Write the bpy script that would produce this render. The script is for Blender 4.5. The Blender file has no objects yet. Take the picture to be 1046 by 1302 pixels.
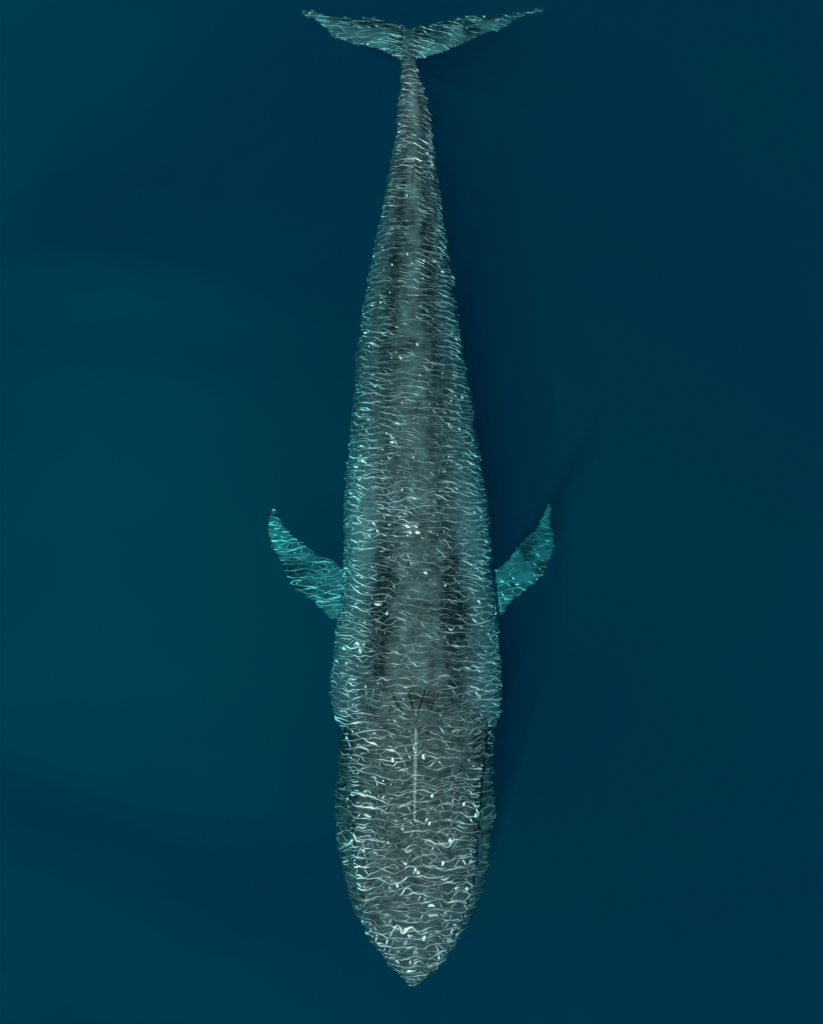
import bpy, bmesh, math, random
import numpy as np
from mathutils import Vector

random.seed(7)
R = math.radians
sc = bpy.context.scene
col = sc.collection

# ------------------------------------------------------------------ camera
H = 45.0                    # drone height over the sea surface (m)
S = 0.0202                  # metres per photo pixel at the sea surface
cam_d = bpy.data.cameras.new('camera')
cam = bpy.data.objects.new('camera', cam_d)
col.objects.link(cam)
cam.location = (0, 0, H)
cam.rotation_euler = (0, 0, 0)
cam_d.sensor_fit = 'VERTICAL'
cam_d.angle = 2 * math.atan(1302 * S / 2 / H)
cam_d.clip_end = 2000
sc.camera = cam

# ------------------------------------------------------------------ sky and sun
SUN_EL, SUN_AZ = 76.5, 224.0          # azimuth counted clockwise from +Y (picture up)
world = bpy.data.worlds.new('World')
sc.world = world
world.use_nodes = True
wn = world.node_tree
bg = wn.nodes['Background']
sky = wn.nodes.new('ShaderNodeTexSky')
sky.sky_type = 'NISHITA'
sky.sun_disc = False
sky.sun_elevation = R(SUN_EL)
sky.sun_rotation = R(SUN_AZ)
wn.links.new(sky.outputs[0], bg.inputs[0])
bg.inputs[1].default_value = 0.06
sun_d = bpy.data.lights.new('sun', 'SUN')
sun_d.energy = 4.6
sun_d.angle = R(0.5)
sun_d.color = (1.0, 0.96, 0.9)
sun = bpy.data.objects.new('sun', sun_d)
col.objects.link(sun)
to_sun = Vector((math.sin(R(SUN_AZ)) * math.cos(R(SUN_EL)), math.cos(R(SUN_AZ)) * math.cos(R(SUN_EL)), math.sin(R(SUN_EL))))
sun.rotation_euler = to_sun.to_track_quat('Z', 'Y').to_euler()

vs = sc.view_settings
vs.view_transform = 'Standard'
vs.look = 'None'
vs.exposure = 0.0
vs.gamma = 1.0
vs.use_curve_mapping = False
sc.cycles.use_denoising = True
sc.cycles.max_bounces = 6
sc.cycles.volume_bounces = 2
sc.cycles.diffuse_bounces = 2
sc.cycles.glossy_bounces = 2
sc.cycles.transparent_max_bounces = 8

# ------------------------------------------------------------------ helpers
def P(px, py, z):
    """photo pixel -> point at height z"""
    k = S * (H - z) / H
    return ((px - 523) * k, (651 - py) * k, z)

def new_mat(name):
    m = bpy.data.materials.new(name)
    m.use_nodes = True
    nt = m.node_tree
    for n in list(nt.nodes):
        nt.nodes.remove(n)
    out = nt.nodes.new('ShaderNodeOutputMaterial')
    return m, nt, out

def node(nt, kind, **kw):
    n = nt.nodes.new(kind)
    for k, v in kw.items():
        setattr(n, k, v)
    return n

def math_n(nt, op, a, b=None, clamp=False):
    n = nt.nodes.new('ShaderNodeMath')
    n.operation = op
    n.use_clamp = clamp
    for i, v in enumerate((a, b)):
        if v is None:
            continue
        if isinstance(v, (int, float)):
            n.inputs[i].default_value = v
        else:
            nt.links.new(v, n.inputs[i])
    return n.outputs[0]

def mesh_obj(name, verts, faces, mat, parent=None, smooth=True):
    me = bpy.data.meshes.new(name)
    me.from_pydata(verts, [], faces)
    me.update()
    if smooth:
        me.polygons.foreach_set('use_smooth', [True] * len(me.polygons))
    if mat:
        me.materials.append(mat)
    o = bpy.data.objects.new(name, me)
    col.objects.link(o)
    if parent:
        o.parent = parent
    return o

_rng = np.random.default_rng(11)
_perm = _rng.permutation(512)
_perm = np.concatenate([_perm, _perm, _perm])
_val = _rng.uniform(-1, 1, 512)
def vnoise(x, y, z=0.0):
    """smooth value noise, vectorised"""
    x, y, z = np.broadcast_arrays(np.asarray(x, float), np.asarray(y, float), np.asarray(z, float))
    xi, yi, zi = np.floor(x).astype(int), np.floor(y).astype(int), np.floor(z).astype(int)
    fx, fy, fz = x - xi, y - yi, z - zi
    fx, fy, fz = [f * f * f * (f * (f * 6 - 15) + 10) for f in (fx, fy, fz)]
    def h(a, b, c):
        return _val[_perm[(_perm[(_perm[a & 511] + b) & 511] + c) & 511]]
    r = 0
    for dz, wz in ((0, 1 - fz), (1, fz)):
        for dy, wy in ((0, 1 - fy), (1, fy)):
            for dx, wx in ((0, 1 - fx), (1, fx)):
                r = r + wx * wy * wz * h(xi + dx, yi + dy, zi + dz)
    return r

# ------------------------------------------------------------------ the sea
# added opaque sheet; its slope and colours imitate the brightness of the depths
m, nt, out = new_mat('depth_sheet')
b = node(nt, 'ShaderNodeBsdfDiffuse')
tc = node(nt, 'ShaderNodeTexCoord')
mp = node(nt, 'ShaderNodeMapping'); mp.inputs['Scale'].default_value = (.055, .085, .05); mp.inputs['Location'].default_value = (2.3, .6, 0)
nt.links.new(tc.outputs['Object'], mp.inputs['Vector'])
nz = node(nt, 'ShaderNodeTexNoise'); nz.inputs['Scale'].default_value = 1; nz.inputs['Detail'].default_value = 5; nz.inputs['Roughness'].default_value = .5; nz.inputs['Distortion'].default_value = .6
nt.links.new(mp.outputs[0], nz.inputs['Vector'])
rp = node(nt, 'ShaderNodeMapRange'); rp.inputs[1].default_value = .32; rp.inputs[2].default_value = .68
nt.links.new(nz.outputs['Fac'], rp.inputs[0])
mx = node(nt, 'ShaderNodeMix', data_type='RGBA')
nt.links.new(rp.outputs[0], mx.inputs[0])
mx.inputs[6].default_value = (.006, .035, .10, 1)
mx.inputs[7].default_value = (.02, .18, .185, 1)
nt.links.new(mx.outputs[2], b.inputs['Color'])
nt.links.new(b.outputs[0], out.inputs['Surface'])
n = 120
vv, ff = [], []
for j in range(n + 1):
    for i in range(n + 1):
        x, y = (i / n - .5) * 460, (j / n - .5) * 460
        vv.append((x, y, -21.0 - 5.0 * math.tanh((x - 1) / 8 + y / 45) + 2.2 * float(vnoise(x / 9 + 3, y / 12))))
for j in range(n):
    for i in range(n):
        a = j * (n + 1) + i
        ff.append((a, a + 1, a + n + 2, a + n + 1))
deep = mesh_obj('depth_sheet', vv, ff, m)
deep['kind'] = 'structure'
deep['label'] = 'added dark blue sheet standing in for open water deep below the whale'

# the body of water itself: absorbs red, scatters blue
m, nt, out = new_mat('sea_water')
ab = node(nt, 'ShaderNodeVolumeAbsorption')
ss = node(nt, 'ShaderNodeVolumeScatter')
SA, SSC = (0.44, 0.062, 0.052), (0.0008, 0.0155, 0.0265)
da = 0.5
ab.inputs['Color'].default_value = tuple(1 - a / da for a in SA) + (1,)
ab.inputs['Density'].default_value = da
ds = 0.1
ss.inputs['Color'].default_value = tuple(a / ds for a in SSC) + (1,)
ss.inputs['Density'].default_value = ds
ss.inputs['Anisotropy'].default_value = 0.2
ad = node(nt, 'ShaderNodeAddShader')
nt.links.new(ab.outputs[0], ad.inputs[0])
nt.links.new(ss.outputs[0], ad.inputs[1])
nt.links.new(ad.outputs[0], out.inputs['Volume'])
hx, zb = 240, -34
vv = [(sx * hx, sy * hx, z) for z in (zb, 0) for sx, sy in ((-1, -1), (1, -1), (1, 1), (-1, 1))]
ff = [(3, 2, 1, 0), (4, 5, 6, 7), (0, 1, 5, 4), (1, 2, 6, 5), (2, 3, 7, 6), (3, 0, 4, 7)]
water = mesh_obj('sea_water', vv, ff, m, smooth=False)
water['kind'] = 'structure'
water['label'] = 'clear deep blue sea water around the whale'

# ------------------------------------------------------------------ the whale: outline rows (y, left, right) in photo pixels
rows = [(60, 513, 527), (74, 510, 529), (86, 510, 530), (103, 510, 535), (120, 508, 541), (138, 506, 546), (150, 505, 548),
        (179, 503, 551), (208, 496, 555), (246, 490, 561), (284, 483, 565), (323, 475, 571), (361, 467, 578), (400, 460, 582),
        (450, 454, 590), (499, 450, 598), (549, 446, 605), (599, 440, 614), (649, 437, 621), (677, 437, 623), (734, 437, 626),
        (792, 428, 633), (820, 424, 635), (845, 422, 637), (870, 420, 638), (895, 420, 638), (910, 423, 637), (922, 432, 630),
        (939, 440, 622), (960, 450, 610), (985, 462, 598), (1010, 480, 580)]
top_z = [(60, -1.0), (74, -.85), (100, -.5), (140, -.42), (220, -.42), (300, -.55), (450, -.55), (600, -.50), (750, -.45), (880, -.36), (940, -.42), (1010, -.8)]
mid_z = [(60, -1.15), (74, -1.1), (100, -1.1), (140, -1.35), (220, -1.8), (300, -2.2), (450, -2.6), (600, -2.7), (750, -2.6), (880, -2.2), (940, -1.9), (1010, -1.9)]
bot_z = [(60, -1.35), (74, -1.4), (100, -1.6), (140, -2.0), (220, -2.6), (300, -3.1), (450, -3.7), (600, -4.2), (750, -4.5), (880, -4.4), (940, -4.1), (1010, -3.4)]
jaw = [(900, 450, 612), (915, 436, 625), (930, 433, 627), (945, 431, 627), (970, 430, 627), (1000, 428, 629), (1031, 427, 629), (1065, 428, 625), (1102, 434, 619),
       (1134, 442, 611), (1154, 448, 605), (1169, 456, 598), (1189, 467, 587), (1209, 480, 575), (1224, 492, 563), (1239, 507, 548), (1248, 516, 536), (1254, 522, 528)]
jaw_top = [(900, -1.0), (1000, -.9), (1100, -.9), (1170, -.98), (1220, -.95), (1254, -1.0)]
jaw_mid = [(900, -2.1), (1000, -2.1), (1100, -1.8), (1200, -1.4), (1254, -1.12)]
jaw_bot = [(900, -4.0), (1000, -3.6), (1100, -3.0), (1200, -2.1), (1254, -1.25)]
ros = [(880, 470, 590), (905, 446, 614), (925, 441, 619), (945, 442, 617), (970, 444, 614), (1000, 446, 611), (1031, 446, 610), (1065, 447, 607), (1102, 451, 604),
       (1134, 455, 599), (1154, 459, 594), (1169, 464, 589), (1189, 473, 580), (1209, 485, 569), (1224, 496, 559), (1239, 510, 545), (1248, 518, 534), (1252, 523, 528)]
ros_top = [(880, -.42), (925, -.34), (1000, -.36), (1100, -.40), (1180, -.48), (1230, -.62), (1252, -.85)]
ros_mid = [(880, -1.0), (1000, -.95), (1100, -.92), (1200, -.88), (1252, -.95)]
ros_bot = [(880, -1.6), (1000, -1.7), (1100, -1.5), (1200, -1.2), (1252, -1.05)]

DZ = -.2        # how far the whole animal swims below the listed heights
def loft(rows, tz, mz, bz, ntop=2.5, nbot=2.0, step=6, seg=56):
    ys = np.array([r[0] for r in rows], float)
    L = np.array([r[1] for r in rows], float)
    Rr = np.array([r[2] for r in rows], float)
    yy = np.arange(ys[0], ys[-1] + .1, step)
    if ys[-1] - yy[-1] > .5:
        yy = np.append(yy, ys[-1])
    l, r = np.interp(yy, ys, L), np.interp(yy, ys, Rr)
    ker = np.array([1, 2, 3, 2, 1]) / 9
    def sm(a):
        p = np.pad(a, 2, mode='edge')
        q = np.convolve(p, ker, 'valid')
        q[0], q[-1] = a[0], a[-1]
        return q
    l, r = sm(l), sm(r)
    f = lambda t: sm(np.interp(yy, [p[0] for p in t], [p[1] for p in t]))
    zt, zm, zb_ = f(tz), f(mz), f(bz)
    verts, faces = [], []
    for k, y in enumerate(yy):
        c, w = (l[k] + r[k]) / 2, (r[k] - l[k]) / 2
        kk = S * (H - zm[k] - DZ) / H
        for s in range(seg):
            a = 2 * math.pi * s / seg
            ca, sa = math.cos(a), math.sin(a)
            e = ntop if sa >= 0 else nbot
            x = math.copysign(abs(ca) ** (2 / e), ca)
            z = math.copysign(abs(sa) ** (2 / e), sa)
            zz = zm[k] + (zt[k] - zm[k]) * z if z >= 0 else zm[k] + (zm[k] - zb_[k]) * z
            verts.append(((c - 523) * kk + w * x * kk, (651 - y) * kk, zz + DZ))
    nr = len(yy)
    for k in range(nr - 1):
        for s in range(seg):
            s2 = (s + 1) % seg
            faces.append((k * seg + s, k * seg + s2, (k + 1) * seg + s2, (k + 1) * seg + s))
    faces.append(tuple(range(seg)))
    faces.append(tuple((nr - 1) * seg + s for s in reversed(range(seg))))
    return verts, faces

def blade(edge_a, edge_b, zf, thick, n=46, across=12):
    """fin between two edge polylines (pixel points root->tip); zf(t) height; lens section"""
    def resample(pts):
        pts = np.array(pts, float)
        d = np.r_[0, np.cumsum(np.hypot(*np.diff(pts, axis=0).T))]
        t = np.linspace(0, d[-1], n)
        return np.c_[np.interp(t, d, pts[:, 0]), np.interp(t, d, pts[:, 1])]
    A, B = resample(edge_a), resample(edge_b)
    verts, faces = [], []
    ring = []
    for s in range(across + 1):
        u = s / across
        ring.append((u, 1))
    for s in range(across - 1, 0, -1):
        ring.append((s / across, -1))
    m_ = len(ring)
    for k in range(n):
        t = k / (n - 1)
        for u, sg in ring:
            q = A[k] * (1 - u) + B[k] * u
            z0 = zf(t)
            x, y, _ = P(q[0], q[1], z0)
            prof = (4 * u * (1 - u)) ** .5 * (1 - .35 * u)
            th = (thick * (1 - .75 * t)) * prof
            verts.append((x, y, z0 + sg * th * .5))
    for k in range(n - 1):
        for s in range(m_):
            s2 = (s + 1) % m_
            faces.append((k * m_ + s, k * m_ + s2, (k + 1) * m_ + s2, (k + 1) * m_ + s))
    faces.append(tuple(range(m_)))
    faces.append(tuple((n - 1) * m_ + s for s in reversed(range(m_))))
    return verts, faces

pieces = [loft(rows, top_z, mid_z, bot_z, ntop=2.2),
          loft(jaw, jaw_top, jaw_mid, jaw_bot, ntop=2.6),
          loft(ros, ros_top, ros_mid, ros_bot, ntop=2.5)]
# flippers: leading edge, trailing edge
fl_lead = [(470, 800), (430, 792), (420, 785), (408, 776), (399, 765), (383, 756), (369, 744), (362, 730), (357, 713), (347, 700), (342, 684), (340, 668), (342, 654), (347, 645)]
fl_trail = [(480, 735), (452, 735), (438, 725), (428, 714), (416, 709), (403, 703), (392, 694), (382, 686), (372, 679), (365, 671), (358, 660), (353, 652), (350, 645)]
fr_lead = [(590, 800), (628, 793), (636, 785), (645, 773), (653, 764), (664, 755), (682, 742), (694, 726), (700, 712), (706, 694), (704, 680), (699, 665), (702, 650), (700, 640)]
fr_trail = [(580, 735), (612, 735), (624, 727), (634, 720), (649, 706), (656, 695), (664, 687), (674, 678), (682, 670), (688, 659), (691, 649), (695, 640)]
pieces.append(blade(fl_lead, fl_trail, lambda t: -2.7 - .5 * t, .42))
pieces.append(blade(fr_lead, fr_trail, lambda t: -2.8 - .7 * t, .42))
# flukes
kl_lead = [(527, 84), (510, 76), (495, 69), (480, 64), (455, 58), (432, 51), (418, 41), (408, 32), (395, 23), (383, 16)]
kl_trail = [(530, 40), (520, 36), (508, 31), (490, 25), (470, 23), (450, 22), (430, 20), (410, 18), (395, 15), (385, 14)]
kr_lead = [(513, 84), (530, 75), (545, 71), (562, 66), (582, 60), (602, 51), (618, 45), (632, 40), (648, 30), (664, 21), (690, 14)]
kr_trail = [(510, 40), (522, 36), (536, 31), (553, 27), (575, 24), (597, 20), (622, 19), (640, 18), (660, 16), (690, 10)]
pieces.append(blade(kl_lead, kl_trail, lambda t: -1.4 - .5 * t, .36))
pieces.append(blade(kr_lead, kr_trail, lambda t: -1.4 - .8 * t, .36))
# small dorsal fin: a swept hook on the ridge of the tail
df = []
for k in range(9):
    t = k / 8
    df.append((221 - 14 * t ** 1.3, .34 * t, 1.05 * (1 - t) ** .7 + .05, .16 * (1 - t) + .05))
dv, dff = [], []
for (py, dz, ln, th) in df:
    x0, y0, _ = P(528, py, -.4)
    for s in range(16):
        a = 2 * math.pi * s / 16
        dv.append((x0 + th * .5 * math.cos(a), y0 + ln * .5 * math.sin(a), -.52 + DZ + dz))
for k in range(8):
    for s in range(16):
        s2 = (s + 1) % 16
        dff.append((k * 16 + s, k * 16 + s2, k * 16 + 16 + s2, k * 16 + 16 + s))
dff.append(tuple(range(16)))
dff.append(tuple(128 + s for s in reversed(range(16))))
pieces.append((dv, dff))

AV, AF = [], []
for v, f in pieces:
    o_ = len(AV)
    AV += v
    AF += [tuple(i + o_ for i in q) for q in f]
tmp = mesh_obj('tmp', AV, AF, None)
bm = bmesh.new(); bm.from_mesh(tmp.data)
bmesh.ops.recalc_face_normals(bm, faces=bm.faces)
bm.to_mesh(tmp.data); bm.free()
rm = tmp.modifiers.new('r', 'REMESH')
rm.mode = 'VOXEL'
rm.voxel_size = 0.042
sm_ = tmp.modifiers.new('s', 'SMOOTH')
sm_.factor = .5
sm_.iterations = 3
dg = bpy.context.evaluated_depsgraph_get()
body_me = bpy.data.meshes.new_from_object(tmp.evaluated_get(dg))
bpy.data.objects.remove(tmp)

# surface of the skin, displaced as real geometry
nv = len(body_me.vertices)
co = np.empty(nv * 3); body_me.vertices.foreach_get('co', co); co = co.reshape(-1, 3)
no = np.empty(nv * 3); body_me.vertices.foreach_get('normal', no); no = no.reshape(-1, 3)
X, Y, Z = co.T.copy()
kz = S * (H - Z) / H
PX, PY = 523 + X / kz, 651 - Y / kz          # where each point sits on the picture grid of the outline tables
rs = np.array(rows + jaw[5:], float)
Lw, Rw = np.interp(PY, rs[:, 0], rs[:, 1]), np.interp(PY, rs[:, 0], rs[:, 2])
U = (PX - (Lw + Rw) / 2) / np.maximum((Rw - Lw) / 2, 4)      # -1 .. 1 across the body
side = np.clip(1 - no[:, 2], 0, 1)           # flanks and fin edges
wob = vnoise(X / .55, Y / .13, Z / .5) * .6 + vnoise(X / .3 + 9, Y / .07, Z / .4) * .4
d = .075 * wob * side ** 1.2
co[:, 0] += no[:, 0] * d
co[:, 1] += no[:, 1] * d * 1.3 + .05 * side * vnoise(X / .12, Y / .4 + 5, Z) * np.clip(np.abs(U) - 1.05, 0, 1)
# gentle undulation of the back
co[:, 2] += .025 * (vnoise(X / .9, Y / .35 + 3) * (no[:, 2] > 0))
body_me.vertices.foreach_set('co', co.ravel())
body_me.update()
body_me.polygons.foreach_set('use_smooth', [True] * len(body_me.polygons))
at = body_me.attributes.new('across', 'FLOAT', 'POINT')
at.data.foreach_set('value', np.clip(U, -3, 3).astype(np.float32))
# pigment map (paler flanks, shoulder shading painted in as dark bands, greyer midline)
def bump1(x, c, w):
    return np.exp(-((x - c) / w) ** 2)
aU = np.abs(U)
pig_shade = .20 + 0 * U
pig_shade += (.16 + .22 * bump1(PY, 760, 170)) * np.clip((aU - .50) / .35, 0, 1)
pig_shade += (.10 + .14 * vnoise(X / .25, Y / .4)) * bump1(aU, 0, .28) * np.clip((PY - 100) / 100, 0, 1)
pig_shade -= (.30 + .15 * vnoise(X / .3 + 2, Y / .6)) * bump1(aU, .50 + .06 * vnoise(Y / .8, 0), .16) * bump1(PY, 765, 85)
pig_shade -= .16 * bump1(aU, .40, .18) * bump1(PY, 330, 170)
pig_shade += .30 * bump1(aU, .75, .22) * bump1(PY, 660, 80)  # flank highlights painted in as a paler patch
pig_shade += .42 * np.clip(.35 + 1.2 * vnoise(X / .16, Y / .24) + .6 * vnoise(X / .07, Y / .09), 0, 1) * bump1(PX, 523, 12) * bump1(PY, 165, 75)
head = np.clip((PY - 905) / 30, 0, 1)
pig_shade = pig_shade * (1 - head) + head * (.18 + .06 * np.clip((PY - 1000) / 200, 0, 1))
pig_shade -= head * .14 * (bump1(PX, 447, 5) + bump1(PX, 606, 5)) * np.clip((1150 - PY) / 60, 0, 1)
fin = np.clip((aU - .95) / .5, 0, 1)
pig_shade = pig_shade * (1 - fin) + fin * (.30 + .4 * vnoise(X / .45, Y / .3))
fluke = (PY < 82) & (aU > 1.05)
kt = np.interp(PX, [383, 430, 480, 510, 530, 580, 632, 690], [16, 51, 64, 76, 75, 60, 40, 12]) - PY
pig_shade = np.where(fluke, .55 - kt / 55 + .35 * vnoise(X / .4, Y / .25 + 4), pig_shade)
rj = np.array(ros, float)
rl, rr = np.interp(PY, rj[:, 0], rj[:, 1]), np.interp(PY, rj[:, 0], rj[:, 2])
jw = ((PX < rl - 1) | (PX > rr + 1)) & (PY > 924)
pig_shade = np.where(jw, .04 + .16 * np.clip((PY - 960) / 60, 0, 1), pig_shade)
pig_shade -= .16 * bump1(PX, 529, 28) * bump1(PY, 893, 20)
at = body_me.attributes.new('pigment_shade', 'FLOAT', 'POINT')
at.data.foreach_set('value', np.clip(pig_shade, 0, 1).astype(np.float32))

glint_coat = .66 + .5 * np.clip((aU - .5) / .3, 0, 1)  # coat weight of the imitated light net, raised where the net is brighter
glint_coat += .26 * np.clip((PY - 980) / 150, 0, 1) + .2 * bump1(PY, 650, 70) + .2 * bump1(PY, 160, 70)
glint_coat -= .25 * bump1(PX, 529, 45) * bump1(PY, 880, 60)
glint_coat -= .15 * bump1(PY, 780, 60) * bump1(aU, .2, .35)
glint_coat = np.where(jw, .45, glint_coat)
at = body_me.attributes.new('glint_coat', 'FLOAT', 'POINT')
at.data.foreach_set('value', np.clip(glint_coat, 0, 1.3).astype(np.float32))

# ------------------------------------------------------------------ whale skin
def skin_material(name, dark, pale, use_attr=True, glint_coat=1.0):
    m, nt, out = new_mat(name)
    L = nt.links.new
    tc = node(nt, 'ShaderNodeTexCoord')
    pos = tc.outputs['Object']
    # ---- rippled film made up to imitate the light net of waves: cells with rounded crests between them
    def warp(src, scale, amt, detail=2):
        w_ = node(nt, 'ShaderNodeTexNoise'); w_.inputs['Scale'].default_value = scale; w_.inputs['Detail'].default_value = detail
        L(src, w_.inputs['Vector'])
        a_ = node(nt, 'ShaderNodeVectorMath', operation='SUBTRACT'); L(w_.outputs['Color'], a_.inputs[0]); a_.inputs[1].default_value = (.5, .5, .5)
        b_ = node(nt, 'ShaderNodeVectorMath', operation='MULTIPLY'); L(a_.outputs[0], b_.inputs[0]); b_.inputs[1].default_value = (amt[0], amt[1], 0)
        c_ = node(nt, 'ShaderNodeVectorMath', operation='ADD'); L(src, c_.inputs[0]); L(b_.outputs[0], c_.inputs[1])
        return c_.outputs[0]
    sep = node(nt, 'ShaderNodeSeparateXYZ'); L(pos, sep.inputs[0])
    yh = math_n(nt, 'ADD', sep.outputs[1], 13.0)        # crests crowd together towards the tail
    ylong = math_n(nt, 'ADD', yh, math_n(nt, 'MULTIPLY', math_n(nt, 'MULTIPLY', yh, yh), .013))
    def wave(freq, amp, nsx, nsy, off, detail):
        """long wandering crests running across the body; distance to the crest in cycles"""
        mp = node(nt, 'ShaderNodeMapping')
        L(pos, mp.inputs['Vector'])
        mp.inputs['Scale'].default_value = (nsx, nsy, .4)
        mp.inputs['Location'].default_value = (off, off * 1.7, off * .6)
        w_ = node(nt, 'ShaderNodeTexNoise'); w_.inputs['Scale'].default_value = 1; w_.inputs['Detail'].default_value = detail; w_.inputs['Roughness'].default_value = .5
        L(mp.outputs[0], w_.inputs['Vector'])
        q = math_n(nt, 'ADD', math_n(nt, 'MULTIPLY', ylong, freq), math_n(nt, 'MULTIPLY', w_.outputs['Fac'], amp))
        f_ = math_n(nt, 'SUBTRACT', math_n(nt, 'FRACT', q), .5)
        d2 = math_n(nt, 'MULTIPLY', f_, f_)
        return math_n(nt, 'SQRT', math_n(nt, 'ADD', d2, EPS * EPS))
    n1 = wave(4.0, 3.6, 1.0, .85, 0.0, 2)
    n2 = wave(4.8, 4.4, 1.3, 1.05, 7.3, 2)
    n3 = wave(2.8, 6.0, 1.7, .8, 3.1, 1)
    h = math_n(nt, 'MINIMUM', n1, math_n(nt, 'MINIMUM', n2, math_n(nt, 'ADD', n3, .05)))
    h = math_n(nt, 'MULTIPLY', h, -RIP1)
    fine = node(nt, 'ShaderNodeTexNoise'); fine.inputs['Scale'].default_value = 7; fine.inputs['Detail'].default_value = 3
    L(pos, fine.inputs['Vector'])
    h = math_n(nt, 'ADD', h, math_n(nt, 'MULTIPLY', fine.outputs['Fac'], RIP3))
    geo = node(nt, 'ShaderNodeNewGeometry')
    up = node(nt, 'ShaderNodeMix', data_type='VECTOR'); up.inputs[0].default_value = UPMIX
    L(geo.outputs['Normal'], up.inputs[4]); up.inputs[5].default_value = (0, 0, 1)
    upn = node(nt, 'ShaderNodeVectorMath', operation='NORMALIZE'); L(up.outputs[1], upn.inputs[0])
    bp = node(nt, 'ShaderNodeBump'); bp.inputs['Strength'].default_value = 1.0; bp.inputs['Distance'].default_value = 1.0
    L(h, bp.inputs['Height']); L(upn.outputs[0], bp.inputs['Normal'])
    # ---- skin relief, small
    bs = node(nt, 'ShaderNodeBump'); bs.inputs['Strength'].default_value = .35; bs.inputs['Distance'].default_value = .03
    L(fine.outputs['Fac'], bs.inputs['Height'])
    # ---- mottled pigment
    mot = node(nt, 'ShaderNodeTexNoise'); mot.inputs['Scale'].default_value = 3.6; mot.inputs['Detail'].default_value = 8; mot.inputs['Roughness'].default_value = .74
    L(pos, mot.inputs['Vector'])
    mm = math_n(nt, 'MULTIPLY', math_n(nt, 'SUBTRACT', mot.outputs['Fac'], .5), 1.15)
    if use_attr:
        a = node(nt, 'ShaderNodeAttribute', attribute_name='pigment_shade')
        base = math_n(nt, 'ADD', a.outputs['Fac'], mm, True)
    else:
        base = math_n(nt, 'ADD', mm, .5, True)
    mix = node(nt, 'ShaderNodeMix', data_type='RGBA')
    L(base, mix.inputs[0])
    mix.inputs[6].default_value = dark + (1,)
    mix.inputs[7].default_value = pale + (1,)
    p = node(nt, 'ShaderNodeBsdfPrincipled')
    L(mix.outputs[2], p.inputs['Base Color'])
    p.inputs['Roughness'].default_value = .6
    p.inputs['Specular IOR Level'].default_value = .08
    L(bs.outputs[0], p.inputs['Normal'])
    fm = node(nt, 'ShaderNodeTexNoise'); fm.inputs['Scale'].default_value = 1.1; fm.inputs['Detail'].default_value = 3
    L(pos, fm.inputs['Vector'])
    fr = node(nt, 'ShaderNodeMapRange'); fr.inputs[1].default_value = .36; fr.inputs[2].default_value = .62; fr.inputs[3].default_value = .35 * glint_coat; fr.inputs[4].default_value = glint_coat
    L(fm.outputs['Fac'], fr.inputs[0])
    mp2 = node(nt, 'ShaderNodeMapping'); mp2.inputs['Scale'].default_value = (2.4, 4.5, 2); L(pos, mp2.inputs['Vector'])
    f2 = node(nt, 'ShaderNodeTexNoise'); f2.inputs['Scale'].default_value = 1; f2.inputs['Detail'].default_value = 3; L(mp2.outputs[0], f2.inputs['Vector'])
    fr2 = node(nt, 'ShaderNodeMapRange'); fr2.inputs[1].default_value = .36; fr2.inputs[2].default_value = .64; fr2.inputs[3].default_value = .22; fr2.inputs[4].default_value = 1.25; L(f2.outputs['Fac'], fr2.inputs[0])
    if use_attr:
        fa = node(nt, 'ShaderNodeAttribute', attribute_name='glint_coat')
        L(math_n(nt, 'MULTIPLY', math_n(nt, 'MULTIPLY', fr.outputs[0], fr2.outputs[0]), fa.outputs['Fac'], True), p.inputs['Coat Weight'])
    else:
        L(fr.outputs[0], p.inputs['Coat Weight'])
    p.inputs['Coat IOR'].default_value = COAT_IOR
    p.inputs['Coat Roughness'].default_value = COAT_R
    L(bp.outputs[0], p.inputs['Coat Normal'])
    L(p.outputs[0], out.inputs['Surface'])
    return m

RIP1, RIP3, EPS = .26, .0015, .34
UPMIX, COAT_IOR, COAT_R = .985, 1.9, .30
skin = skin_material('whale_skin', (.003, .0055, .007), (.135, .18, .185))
skin_dark = skin_material('whale_skin_dark', (.004, .005, .006), (.012, .014, .016), False, .12)
skin_guard = skin_material('whale_skin_guard', (.006, .008, .01), (.022, .026, .028), False, .25)
skin_pale = skin_material('whale_skin_pale', (.10, .11, .115), (.23, .25, .25), False, .8)

whale = bpy.data.objects.new('blue_whale', None)
col.objects.link(whale)
whale.location = P(526, 651, -4.5)
bpy.context.view_layer.update()
whale['label'] = 'huge grey blue whale gliding just under the sea surface with both flippers spread'
whale['category'] = 'whale'
inv = Vector(whale.location)

def adopt(o):
    o.parent = whale
    o.location = -inv
    return o

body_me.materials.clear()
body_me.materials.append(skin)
body = bpy.data.objects.new('body', body_me)
col.objects.link(body)
adopt(body)

from mathutils.bvhtree import BVHTree
bm = bmesh.new(); bm.from_mesh(body_me)
bvh = BVHTree.FromBMesh(bm); bm.free()
def back_z(x, y):
    h = bvh.ray_cast(Vector((x, y, 5)), Vector((0, 0, -1)))
    return h[0].z if h[0] is not None else -.6

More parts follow.
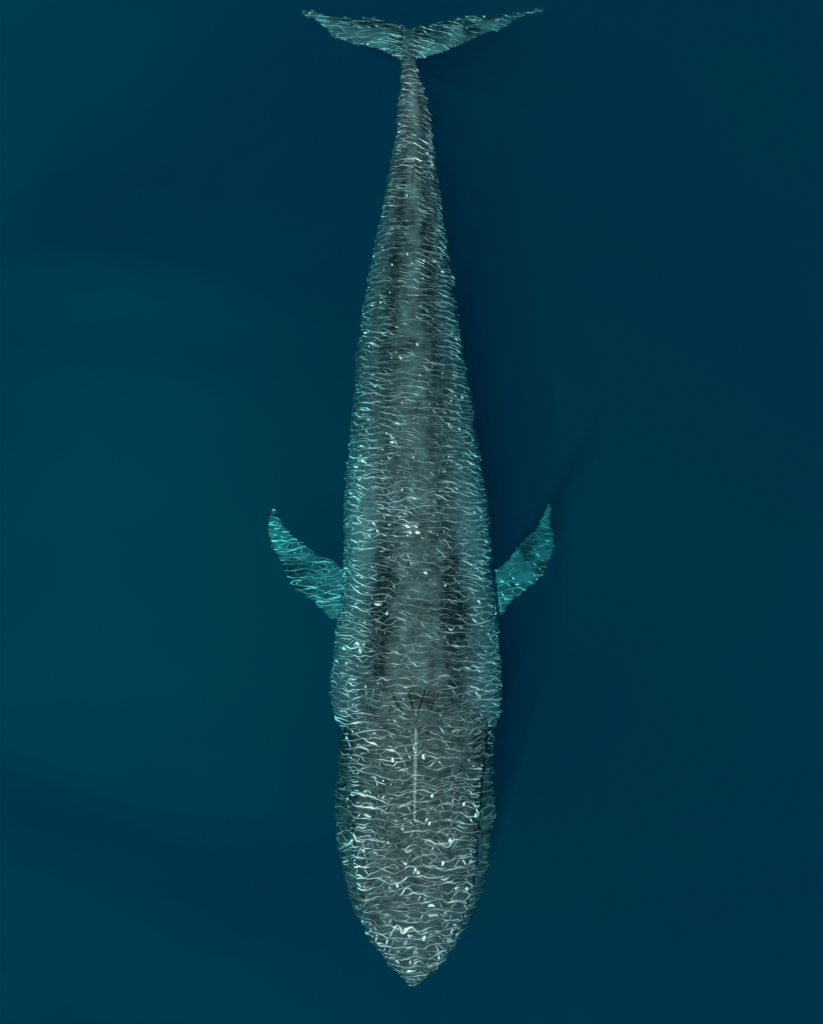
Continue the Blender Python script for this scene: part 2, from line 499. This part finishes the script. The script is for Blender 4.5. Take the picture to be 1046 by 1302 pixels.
def strip(name, pts, mat, rise):
    """a low rounded ridge lying on the skin; pts: (px, py, half width in px)"""
    pts = np.array(pts, float)
    t = np.linspace(0, 1, 70)
    tt = np.linspace(0, 1, len(pts))
    q = np.c_[[np.interp(t, tt, pts[:, k]) for k in range(3)]].T
    prof = [(-1, -.03), (-.75, .45), (-.35, .9), (0, 1), (.35, .9), (.75, .45), (1, -.03)]
    verts, faces = [], []
    for k in range(len(q)):
        k0, k1 = max(0, k - 1), min(len(q) - 1, k + 1)
        dx, dy = q[k1, 0] - q[k0, 0], q[k1, 1] - q[k0, 1]
        l_ = math.hypot(dx, dy) or 1
        nx, ny = -dy / l_, dx / l_
        end = min(1, 4 * t[k], 4 * (1 - t[k])) ** .5
        for u, h in prof:
            x, y, _ = P(q[k, 0] + nx * u * q[k, 2], q[k, 1] + ny * u * q[k, 2], -.38)
            verts.append((x, y, back_z(x, y) - .02 + (h * rise + .02) * end))
        verts.append((verts[-1][0], verts[-1][1], verts[-1][2] - .08))
        verts.append((verts[-8][0], verts[-8][1], verts[-8][2] - .08))
    m_ = len(prof) + 2
    for k in range(len(q) - 1):
        for s in range(m_):
            s2 = (s + 1) % m_
            faces.append((k * m_ + s, k * m_ + s2, (k + 1) * m_ + s2, (k + 1) * m_ + s))
    faces.append(tuple(range(m_))); faces.append(tuple((len(q) - 1) * m_ + s for s in reversed(range(m_))))
    o = mesh_obj(name, verts, faces, mat)
    bm = bmesh.new(); bm.from_mesh(o.data); bmesh.ops.recalc_face_normals(bm, faces=bm.faces); bm.to_mesh(o.data); bm.free()
    return adopt(o)

ridge = strip('rostral_ridge', [(528.5, 926, 1.5), (528.5, 940, 3), (528, 980, 2.8), (527.5, 1015, 2.2), (527, 1050, 1)], skin_pale, .07)
ridge['label'] = 'pale narrow ridge along the middle of the rostrum'
for pts in ([(518, 874, .5), (520, 884, 1.1), (523.5, 896, 1.3), (526, 911, .6)], [(542, 874, .5), (539, 884, 1.1), (534.5, 896, 1.3), (530, 911, .6)]):
    o = strip('nostril', pts, skin_dark, .05)
    o['label'] = 'dark slit of the blowhole'
for pts in ([(498, 880, .6), (501, 889, 1.6), (506, 898, 1.6), (513, 907, .6)], [(558, 880, .6), (555, 889, 1.6), (551, 898, 1.6), (544, 907, .6)]):
    strip('splash_guard', pts, skin_guard, .05)

# ------------------------------------------------------------------ added white flecks standing in for sun glints on the skin
m, nt, out = new_mat('sun_glint')
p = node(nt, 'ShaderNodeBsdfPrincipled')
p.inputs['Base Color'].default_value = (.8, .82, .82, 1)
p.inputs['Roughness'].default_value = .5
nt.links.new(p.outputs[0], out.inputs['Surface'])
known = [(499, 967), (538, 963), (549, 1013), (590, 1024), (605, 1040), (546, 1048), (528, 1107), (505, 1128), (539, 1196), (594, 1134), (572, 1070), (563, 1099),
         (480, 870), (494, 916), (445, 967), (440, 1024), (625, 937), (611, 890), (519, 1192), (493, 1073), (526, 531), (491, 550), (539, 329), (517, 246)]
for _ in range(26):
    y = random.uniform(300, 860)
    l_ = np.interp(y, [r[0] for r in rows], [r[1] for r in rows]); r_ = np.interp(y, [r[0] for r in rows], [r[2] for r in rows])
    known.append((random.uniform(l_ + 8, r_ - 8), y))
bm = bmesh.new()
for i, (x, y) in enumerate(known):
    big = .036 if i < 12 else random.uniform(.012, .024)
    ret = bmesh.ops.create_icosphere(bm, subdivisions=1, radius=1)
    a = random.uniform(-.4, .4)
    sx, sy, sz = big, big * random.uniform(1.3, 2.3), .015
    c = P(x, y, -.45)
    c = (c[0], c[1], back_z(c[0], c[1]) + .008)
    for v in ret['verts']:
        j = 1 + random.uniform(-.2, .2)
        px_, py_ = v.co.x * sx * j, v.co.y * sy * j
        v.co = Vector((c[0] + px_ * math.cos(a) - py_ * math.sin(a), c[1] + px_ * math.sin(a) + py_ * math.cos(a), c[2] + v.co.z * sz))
me = bpy.data.meshes.new('glints'); bm.to_mesh(me); bm.free()
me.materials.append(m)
glint_obj = bpy.data.objects.new('glints', me)
col.objects.link(glint_obj)
glint_obj['kind'] = 'stuff'
glint_obj['label'] = 'tiny added white flecks standing in for sun glints on the back of the whale'
glint_obj['category'] = 'glints'
